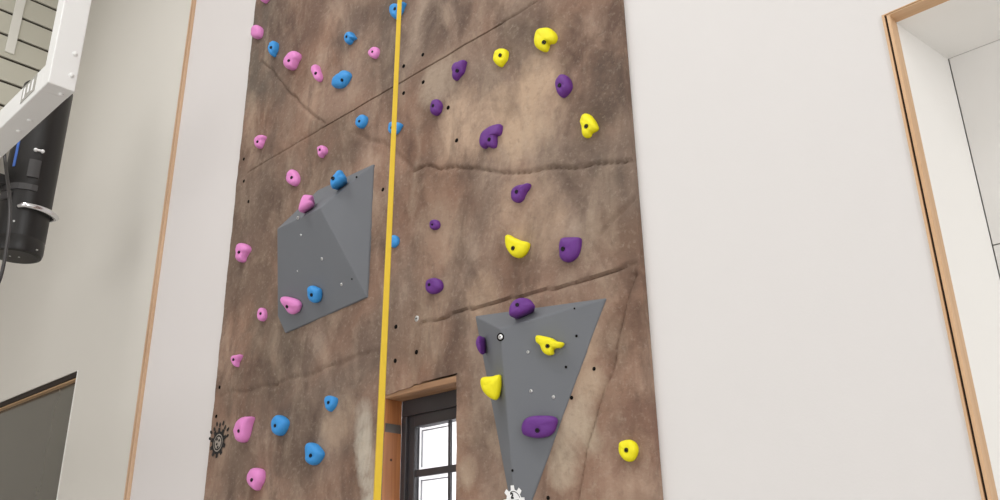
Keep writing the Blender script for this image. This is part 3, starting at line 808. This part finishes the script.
LG, RG = 'pink and blue holds on the left half of the rock wall', 'purple and yellow holds on the right half of the rock wall'
HOLDS = [
 # pink
 ('P', 'wall', .5, [(259, -4), (260, -8), (265, -10), (270, -8), (271, -3), (268.5, 1.5), (265, 3.5), (261.5, 1.5)], None, 'pink hold cut off by the top of the photo, near the rock wall edge'),
 ('P', 'wall', .5, [(251, 31), (252, 27), (256, 25), (260, 26), (263, 29), (263, 34), (261, 38), (257, 39), (253, 38), (251, 35)], None, 'round pink hold overlapping the left edge of the rock wall against pale plaster'),
 ('P', 'wall', .45, [(283.5, 63), (285, 57), (290, 52.5), (295, 51), (300, 53), (301, 57), (299, 61), (296, 67), (293, 70), (288, 69.5), (284.5, 67)], (288.3, 60.3), 'broad pink oval hold above the diagonal crack, beside a small blue hold'),
 ('P', 'wall', .4, [(310.5, 70), (312, 66), (316, 64), (319, 66), (321, 71), (323, 76), (322.5, 80), (319, 82.5), (315.5, 80), (312.5, 75)], (315, 73), 'narrow upright pink oval hold between a broad pink oval and a big blue oval'),
 ('P', 'wall', .5, [(368, 53), (370, 49), (374, 47), (378, 47.5), (380, 51), (379, 56), (376, 59), (372, 58), (369.5, 56)], (371.8, 51.5), 'small pink hold beside the yellow strap, above the straight panel seam'),
 ('P', 'wall', .5, [(317, 150), (317.5, 147), (321, 145.5), (325, 146), (327.5, 149), (327, 153), (323.5, 156.5), (320, 158), (318, 154)], (319.3, 149.5), 'small pink hold between the panel seam and the blue hold on the grey volume'),
 ('P', 'wall', .45, [(254, 142), (255, 138), (258, 135.5), (263, 135), (266.5, 136), (265.5, 140), (264, 145), (261.5, 148.5), (258, 148.5), (255, 146)], (257, 141.5), 'pink hold below the diagonal crack, near the wall edge above three bolt holes'),
 ('P', 'wall', .42, [(286, 178), (287, 173), (291, 169.5), (295, 170), (299, 174), (300.5, 179), (299, 184), (295, 186.5), (290.5, 185), (287, 182)], (291, 177.3), 'round pink hold on rock just above the grey volume\'s upper pink hold'),
 ('P', 'Ltop2', .45, [(298, 209), (300, 202), (302, 197), (305, 194.5), (311, 195), (314, 196), (312.5, 200), (314, 203), (311, 206.5), (306, 210), (300, 212.5)], None, 'angular pink hold without visible hole on the top facet of the broad grey volume'),
 ('P', 'wall', .45, [(235, 251), (236, 246), (239, 243.5), (243, 243), (249, 245), (251.5, 249), (249, 254), (246.5, 259), (244, 262.5), (237.5, 262), (236, 257)], (238.5, 252), 'angular pink hold by the wall edge, level with the broad grey volume'),
 ('P', 'wall', .45, [(257, 316), (257.5, 311), (260, 308), (264, 308), (266.5, 311), (267, 316), (265.5, 320), (262, 321.5), (258.5, 320)], (260, 313.5), 'small pink hold on rock beside the lower left corner of the broad grey volume'),
 ('P', 'Lmain', .4, [(280, 300), (281, 297), (284, 296), (290, 297), (297, 299), (301, 303), (301, 307), (298.5, 312), (294, 314.5), (290, 314), (285, 308), (281.5, 304)], (286.5, 306.7), 'wedge-shaped pink hold on the front facet of the broad grey volume'),
 ('P', 'wall', .5, [(230.5, 360), (231.5, 356.5), (235, 355), (239, 355), (242.5, 354), (242.5, 357), (241, 360), (238.5, 363), (237, 367.5), (234, 366), (231.5, 363)], (232.8, 359.5), 'tiny pointed pink hold alone above the lower crack near the wall edge'),
 ('P', 'wall', .38, [(233, 432), (235, 424), (239, 419), (245, 416.5), (252, 416), (254.5, 417), (252.5, 424), (250.5, 432), (248, 440), (243, 443), (237, 441.5), (234, 437)], (238, 431), 'large teardrop pink hold right beside the black gear emblem'),
 ('P', 'wall', .4, [(246.5, 480), (247.5, 473), (251.5, 468.5), (257, 467.5), (263, 469), (265, 474), (264, 481), (261, 487), (257, 491), (253, 489), (248.5, 485)], (251, 480), 'lowest pink hold, rounded, below the teardrop hold beside the gear emblem'),
 # blue
 ('B', 'wall', .45, [(268, 50), (268.5, 45), (271, 42), (275, 41), (278, 43), (278, 49), (276, 54), (273, 57), (270, 55)], (270.5, 47), 'small blue hold above the diagonal crack between two pink holds'),
 ('B', 'wall', .42, [(331.5, 84), (332, 79), (336, 75), (341, 72), (345, 70), (349.5, 71.5), (352, 75), (350.5, 80), (347, 85), (342, 88.5), (336, 88.5), (332.5, 87)], (341.5, 80), 'big slanted blue oval hold right of the narrow pink oval'),
 ('B', 'wall', .4, [(389, 9), (391, 5), (395, 3), (400, 3), (404, 2), (406.5, 2), (405, 7), (403, 12), (400, 17), (397, 20), (393, 18), (390, 14)], (394.3, 8.5), 'topmost blue hold, half behind the yellow strap'),
 ('B', 'wall', .5, [(344, 38), (345, 34), (348, 32), (352, 32), (354.5, 35), (357, 37.5), (356, 39.5), (353, 41), (351, 44), (347.5, 44.5), (345, 42)], (346, 36.5), 'small blue hold with a side nub, above the big slanted blue oval'),
 ('B', 'wall', .45, [(355.5, 125), (356, 119), (359, 116), (363, 114.5), (367, 116.5), (368, 120), (366.5, 125), (363, 128.5), (358.5, 128)], (358.8, 121), 'small blue hold just under the straight panel seam, left of the strap'),
 ('B', 'wall', .4, [(388, 130), (388.5, 124), (392, 121.5), (398, 122), (403, 124), (402, 128), (399.5, 132), (396.5, 134.5), (392, 134), (389.5, 133)], (391, 127.5), 'blue hold crossed by the yellow strap just below the panel seam'),
 ('B', 'Ltop', .45, [(330, 183), (331, 178), (335, 173), (338, 170), (342, 170.5), (344.5, 174), (347, 178.5), (343, 183), (338, 186.5), (333, 189), (331, 187)], (332.5, 178), 'blue hold on the top edge of the broad grey volume'),
 ('B', 'Lmain', .42, [(307, 293), (308, 287), (312, 285.5), (317, 287), (320.5, 289), (321.5, 294), (320.5, 300), (316.5, 303), (311, 302), (308, 298)], (311, 295), 'blue hold on the front facet of the broad grey volume beside a pink wedge'),
 ('B', 'wall', .4, [(389, 240), (391, 236), (395, 235), (398.5, 237), (399.5, 241), (398, 245.5), (394, 248), (390.5, 246)], None, 'small blue hold behind the yellow strap, level with the middle of the broad volume'),
 ('B', 'wall', .42, [(324, 401), (325, 397.5), (328, 395.5), (333, 396), (337.5, 398), (337.5, 403), (335.5, 408), (331, 412), (327, 410), (325, 406)], (327.8, 402.5), 'small blue hold below the lower crack, nearest the window opening'),
 ('B', 'wall', .42, [(271, 424), (272.5, 418), (277, 415), (282, 415.5), (287.5, 418.5), (289.5, 423), (287, 430), (283, 435), (278, 436), (273, 433), (271, 429)], (274.5, 425.5), 'rounded blue hold right of the teardrop pink hold'),
 ('B', 'wall', .4, [(304.5, 450), (305, 445), (309, 442.5), (315, 443), (320, 446.5), (324.5, 453), (322.5, 459), (318, 464), (312, 465.5), (307, 463), (305, 458)], (310, 455.5), 'lowest blue hold, rounded with a slot-like bolt hole'),
 # purple
 ('V', 'wall', .38, [(451.3, 71), (452, 66), (456, 62), (461, 60.5), (467, 60), (466.5, 66), (464.5, 73), (460, 78), (455.5, 81), (452.3, 79.5), (452, 75)], (456.7, 70.5), 'leaf-shaped purple hold just under the panel seam, left of a round yellow hold'),
 ('V', 'wall', .4, [(555, 86), (556, 79), (559, 75.5), (563, 74), (568, 76), (571.5, 81), (572.5, 87), (570, 93), (566, 97), (561.5, 98), (557.5, 94)], (559, 85), 'upright oval purple hold between the top yellow hold and the heart-shaped yellow one'),
 ('V', 'wall', .42, [(430, 109), (431, 102.5), (434.5, 99.5), (439, 99.5), (442.5, 104), (442, 109), (440.5, 113.5), (436, 116), (431.5, 114)], (432.6, 105.5), 'small purple hold below the leaf-shaped one and above the right-hand crack'),
 ('V', 'wall', .3, [(479, 142), (480, 135), (484, 130), (490, 126), (496, 124), (502, 123.7), (503.3, 128), (502.5, 134), (498.5, 135.5), (497.5, 142), (495.5, 148.5), (490, 149), (487, 148), (483.5, 149.5), (480.5, 147)], (488.7, 139.3), 'large curved purple hold like a mitten, just above the level crack'),
 ('V', 'wall', .38, [(510.5, 194), (512, 189), (516, 186), (522, 184), (528, 183), (531.5, 183.3), (531, 188), (528, 192), (525.5, 196), (523, 201), (518, 203.3), (513, 201.5), (511, 198)], (516, 191.5), 'beak-shaped purple hold just below the level crack'),
 ('V', 'wall', .45, [(429.3, 225), (430.5, 221), (434, 219.5), (438.5, 220.5), (440.5, 224), (439.5, 228), (435.5, 230), (431, 229)], (431.8, 224.5), 'smallest round purple hold, right of the strap and midway up'),
 ('V', 'wall', .42, [(425.3, 286), (426.5, 281), (430, 278.5), (436, 278), (441, 280), (443.5, 285), (442, 290), (437, 293.5), (430.5, 294), (426.5, 291)], (428.8, 284.5), 'rounded purple hold directly below the smallest round purple hold'),
 ('V', 'wall', .35, [(558.7, 247), (560, 240), (564, 237.5), (572, 237), (580, 237.2), (582, 240), (581.5, 248), (578.5, 256), (572.5, 261.5), (566, 262.5), (560, 259), (559, 253)], (562.4, 248.7), 'large flat-topped purple hold right of the yellow half-moon hold'),
 ('V', 'Rtop', .45, [(508.5, 313), (509.5, 306), (513, 301), (518, 298.3), (524, 297.5), (530, 299), (534.5, 304), (535.3, 307), (531, 311), (524, 314), (517, 316.7), (510.5, 316.7)], (517, 304.5), 'purple hold on the top facet of the tapering grey volume'),
 ('V', 'Rleft', .5, [(475.5, 343), (477, 337), (480, 335.5), (483, 338), (483.5, 345), (484.5, 353), (481.5, 355), (477.5, 350)], None, 'slim purple hold on the left side facet of the tapering grey volume'),
 ('V', 'Rmain', .4, [(521, 428), (523, 421), (527, 417), (534, 415.5), (542, 415.3), (551, 415), (556.5, 417), (558.5, 421), (557, 427), (554, 433), (548, 437), (539, 438.5), (530, 438), (523, 435.5)], (537, 430.5), 'wide rounded purple hold low on the tapering grey volume'),
 # yellow
 ('Y', 'wall', .42, [(493, 57), (495, 51), (499, 49), (504, 48.5), (508, 50.5), (509, 55), (508, 60), (504.5, 65), (501, 67.5), (496.5, 65), (493.5, 61)], (499.6, 55), 'round yellow hold right of the leaf-shaped purple hold'),
 ('Y', 'wall', .36, [(534, 40), (535, 32), (539, 28.5), (545, 27.5), (551, 28.5), (556, 33), (557.5, 38), (555.5, 43), (550, 45), (549, 49), (546, 52.5), (541, 51), (535.5, 47)], (543.4, 42), 'topmost yellow hold, large with a notch in its lower right'),
 ('Y', 'wall', .34, [(579.5, 122), (581, 116), (585, 113.3), (590, 114), (594, 118), (597, 123), (599, 128), (596, 132), (592.5, 134.5), (590, 138), (585.5, 138.5), (582.5, 136), (581.5, 128)], (585.7, 126), 'heart-shaped yellow hold below the upright oval purple hold'),
 ('Y', 'wall', .36, [(504.5, 241), (505, 236), (508.5, 234), (514, 237), (521, 240), (527, 241.3), (530.3, 243), (529, 249), (525.5, 255), (520, 258.5), (514, 257.5), (508.5, 252), (505.5, 246)], (512.5, 248), 'half-moon yellow hold on rock between the level crack and the tapering volume'),
 ('Y', 'Rmain', .4, [(534.5, 340), (535, 336), (538, 334.7), (546, 336.3), (553, 338.3), (558, 341), (565, 342.5), (564.5, 346), (561.5, 349), (556, 349.5), (553.5, 352.5), (553, 355.5), (547.5, 355.5), (542.5, 352), (539.5, 346), (535.5, 343)], (547.2, 346), 'three-cornered yellow hold on the front facet of the tapering grey volume'),
 ('Y', 'Redge', .4, [(480, 382), (481.5, 377.5), (486, 376.3), (491.5, 376), (497, 374.3), (501.5, 375), (502, 382), (501, 391), (498.5, 399), (494.5, 400.5), (489, 398), (484, 393), (481, 387)], None, 'shield-shaped yellow hold on the left edge of the tapering grey volume'),
 ('Y', 'wall', .38, [(618.5, 446), (620, 442), (625, 440), (631, 439.7), (636, 442.5), (638.5, 448), (637.5, 455), (634, 460.5), (629, 462), (624, 460), (620, 455), (618.5, 450)], (625.8, 450), 'lowest yellow hold, rounded, alone beside the long diagonal crack near the right edge'),
]
CM = {'P': PINK, 'B': BLUE, 'V': PURPLE, 'Y': YELLOW}
for s, (c, pl, hk, out, hole, lab) in enumerate(HOLDS):
    make_hold(out, hole, CM[c], pl, hk, lab, LG if c in 'PB' else RG, s + 1)

# ------------------------------------------------------------------ white steel frame with slatted panel, black cylinder
RZB = 2.2 + EYE                              # underside of the rail
fb = at(48, 82, 2, RZB); bb = at(75, 92, 2, RZB)
PXR = float(bb[0]); PY0, PY1 = float(fb[1]), float(bb[1])
fr = tag(empty('steel_frame', (PXR, PY0, RZB)), 'white steel box frame with bolts hanging in front of the left plaster wall', 'frame')
HB = .135
PW = .09


def fbox(bm, x0, x1, y0_, y1, z0, z1): box(bm, x0 - PXR, x1 - PXR, y0_ - PY0, y1 - PY0, z0 - RZB, z1 - RZB)


bm = bmesh.new(); fbox(bm, PXR - PW, PXR, PY0, PY1, RZB, H - .002); link('post', bm, STEEL, fr, bevel=.005)
bm = bmesh.new(); fbox(bm, PXR - 2.4, PXR - PW + .001, PY0 + .001, PY1 - .001, RZB + .0005, RZB + HB); link('rail', bm, STEEL, fr, bevel=.005)
bm = bmesh.new(); fbox(bm, PXR - 2.4 - PW, PXR - 2.4, PY0, PY1, RZB, H - .002); link('post', bm, STEEL, fr, bevel=.005)
for px, py, ax_, val, n_ in [(75, 54, 0, PXR, (1, 0, 0)), (71.5, 75.5, 0, PXR, (1, 0, 0)), (61, 94, 2, RZB, (0, 0, -1)), (29.5, 120.5, 2, RZB, (0, 0, -1)), (18.5, 131, 2, RZB, (0, 0, -1))]:
    q = Vector(at(px, py, ax_, val)) - fr.location
    bm = bmesh.new(); lathe(bm, q, n_, [(.012, -.002), (.012, .003), (.008, .007), (0, .008)], 14); link('bolt_head', bm, STEEL, fr, smooth=True)
la = at(21, 99, 1, PY0 - .001); lb = at(36, 80, 1, PY0 - .001)
bm = bmesh.new(); fbox(bm, float(la[0]), float(lb[0]), PY0 - .0015, PY0 + .001, RZB + .035, RZB + .125); lab_ = link('maker_label', bm, LABELG, fr)
bm = bmesh.new(); xx0, xx1 = float(la[0]), float(lb[0])
for k in range(3):
    a = xx0 + (xx1 - xx0) * (.12 + .3 * k); bm = bmesh.new(); fbox(bm, a, a + (xx1 - xx0) * .12, PY0 - .0025, PY0 - .001, RZB + .05 + .012 * (k % 2), RZB + .11)
    link('label_mark', bm, WHITEINK, lab_)

# slatted panel beyond the frame, fixed to the wall
SX = -7.45
sp = tag(empty('slatted_panel', (SX, PY, 4.2)), 'beige slatted panel with dark joints seen through the white steel frame', 'wall panel')
zr = [float(at(0, y, 0, SX)[2]) for y in (9, 34, 57, 80)]
stp = (zr[0] - zr[3]) / 3
bm = bmesh.new()
nsl = 9
for k in range(-3, 5):
    z1 = zr[0] - (k) * stp - .012; z0 = zr[0] - (k + 1) * stp + .012
    if z1 > H: continue
    box(bm, -.025, 0, -4.0, -.002, z0 - 4.2, min(z1, H - .01) - 4.2)
link('slat', bm, SLAT, sp, bevel=.004)
bm = bmesh.new(); box(bm, -.05, -.02, -4.0, -.002, zr[0] - 5 * stp - 4.2, H - .01 - 4.2); link('backing', bm, GAP, sp)
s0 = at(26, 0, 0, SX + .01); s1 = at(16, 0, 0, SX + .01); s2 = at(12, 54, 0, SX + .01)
bm = bmesh.new(); box(bm, .001, .02, float(s1[1]) - PY, float(s0[1]) - PY, float(s2[2]) - 4.2, min(H - .02, float(s0[2]) + 1.2) - 4.2); link('white_strip', bm, STRIPW, sp, bevel=.006)  # plain white upright strip in front of the slats

# black cylinder hanging behind the rail
CYY = -.72
e0 = at(43, 238, 1, CYY); cR = .15
e1 = at(17, 250, 1, CYY)
ccx, cz0 = float(e1[0]), float(at(20, 254, 1, CYY)[2])
cyl = tag(empty('hanging_cylinder', (ccx, CYY, cz0)), 'black cylindrical housing with a chrome handle below the white steel frame', 'housing')
for _ in range(30):                           # radius that meets the visible side
    q = proj(np.array([[ccx + cR * math.cos(t), CYY + cR * math.sin(t), cz0 + .1] for t in np.linspace(0, 6.28, 80)]))
    tx = 46 + (238 - q[:, 1].mean()) * .18
    cR *= 1 + (tx - q[:, 0].max()) * .01
zt = float(at(50, 90, 1, CYY)[2]) - cz0
bm = bmesh.new()
lathe(bm, (0, 0, 0), (0, 0, 1), [(0, 0), (cR * .82, 0), (cR * .95, .006), (cR, .03), (cR, .085), (cR * .985, .09), (cR * .985, .098), (cR, .103), (cR, zt), (0, zt)], 48)
link('shell', bm, BLACK, cyl, smooth=True).modifiers.new('es', 'EDGE_SPLIT').split_angle = math.radians(40)
dirc = (EYEV[:2] - np.array([ccx, CYY])); th0 = math.atan2(dirc[1], dirc[0])
ring = lambda t, r_, z: Vector((r_ * math.cos(t), r_ * math.sin(t), z))
hz = float(at(25, 206, 1, CYY - .1)[2]) - cz0 + .075
bm = bmesh.new(); pts = []
for k in range(25):
    t = th0 - .25 + 1.75 * k / 24; pts.append(ring(t, cR + .035 * min(1, (k + .0) / 3, (24 - k) / 3), hz + .0))
tube(bm, pts, .017, 12); link('handle', bm, CHROME, cyl, smooth=True)
def on_cyl(px, py, r_=None):
    r_ = r_ or cR; rr = M @ np.array([px - 500., py - 250., F]); o_ = EYEV - np.array([ccx, CYY, cz0])
    a = rr[0] ** 2 + rr[1] ** 2; b = o_[0] * rr[0] + o_[1] * rr[1]; c = o_[0] ** 2 + o_[1] ** 2 - r_ ** 2
    disc = max(0, b * b - a * c); t = (-b - math.sqrt(disc)) / a; return Vector(o_ + rr * t)
def patch(x0, x1, y0_, y1, th, m, name, parent=cyl):
    """a curved plate on the shell between two angles and heights"""
    A, B_ = on_cyl(x0, (y0_ + y1) / 2), on_cyl(x1, (y0_ + y1) / 2)
    a0, a1 = math.atan2(A.y, A.x), math.atan2(B_.y, B_.x); zt_, zb_ = on_cyl((x0 + x1) / 2, y0_).z, on_cyl((x0 + x1) / 2, y1).z
    bm = bmesh.new(); rows = []
    for k in range(9):
        t = a0 + (a1 - a0) * k / 8
        rows.append([bm.verts.new(ring(t, cR - .004, zb_)), bm.verts.new(ring(t, cR + th, zb_)), bm.verts.new(ring(t, cR + th, zt_)), bm.verts.new(ring(t, cR - .004, zt_))])
    for a, b in zip(rows, rows[1:]):
        for i in range(4): bm.faces.new([a[i], a[(i + 1) % 4], b[(i + 1) % 4], b[i]])
    bm.faces.new(rows[0]); bm.faces.new(rows[-1][::-1])
    bmesh.ops.recalc_face_normals(bm, faces=bm.faces)
    return link(name, bm, m, parent, bevel=.002)
DKG = mat('dark_grey_plastic', lin(62, 60, 60), 0.45)
patch(28, 40, 160, 178, .012, DKG, 'cover_plate')
patch(2, 38, 183, 189, .008, DKG, 'clamp_band')
patch(15.5, 18, 138, 166, .003, BLUEC, 'blue_strip')
patch(2, 12, 192, 199, .012, DKG, 'bracket')
q = on_cyl(39, 151); qn = Vector((q.x, q.y, 0)).normalized()
bm = bmesh.new()
tw_ = Vector((-qn.y, qn.x, 0))
for s_ in (-1, 1): lathe(bm, q + tw_ * .018 * s_ + qn * .004, qn, [(0.010, -.006), (.012, .004), (.008, .012), (0, .013)], 12)
tube(bm, [q - tw_ * .018 + qn * .008, q + tw_ * .018 + qn * .008], .007, 10)
link('wing_nut', bm, WHITEINK, cyl, smooth=True)
for px, py in ((10, 256), (19, 257), (37, 250), (14, 221)):
    q = on_cyl(px, py) if py < 250 else Vector(at(px, py, 2, cz0)) - cyl.location
    bm = bmesh.new(); qn = Vector((q.x, q.y, 0)).normalized() if py < 250 else Vector((0, 0, -1))
    lathe(bm, q, qn, [(.006, -.002), (.006, .002), (0, .003)], 10); link('screw', bm, NUT, cyl)
bm = bmesh.new(); box(bm, -.05, .05, PY1 - CYY + .001, -cR * .6, RZB + .02 - cz0, RZB + .08 - cz0); link('mounting_arm', bm, BLACKM, cyl, bevel=.003)

cb = bmesh.new()
cpts = [at(3, 138, 1, -.95), at(5, 160, 1, -.95), at(8, 185, 1, -.95), at(10, 205, 1, -.95), at(9, 228, 1, -.95), at(6, 250, 1, -.95), at(3, 268, 1, -.95), at(-2, 284, 1, -.95), at(-12, 300, 1, -.95)]
c_ = tag(empty('power_cable', tuple(cpts[0])), 'dark grey cable dangling in front of the black cylindrical housing', 'cable')
tube(cb, [Vector(p) - c_.location for p in spline(cpts, 40)], .009, 10)
link('cable', cb, DKG, c_, smooth=True)
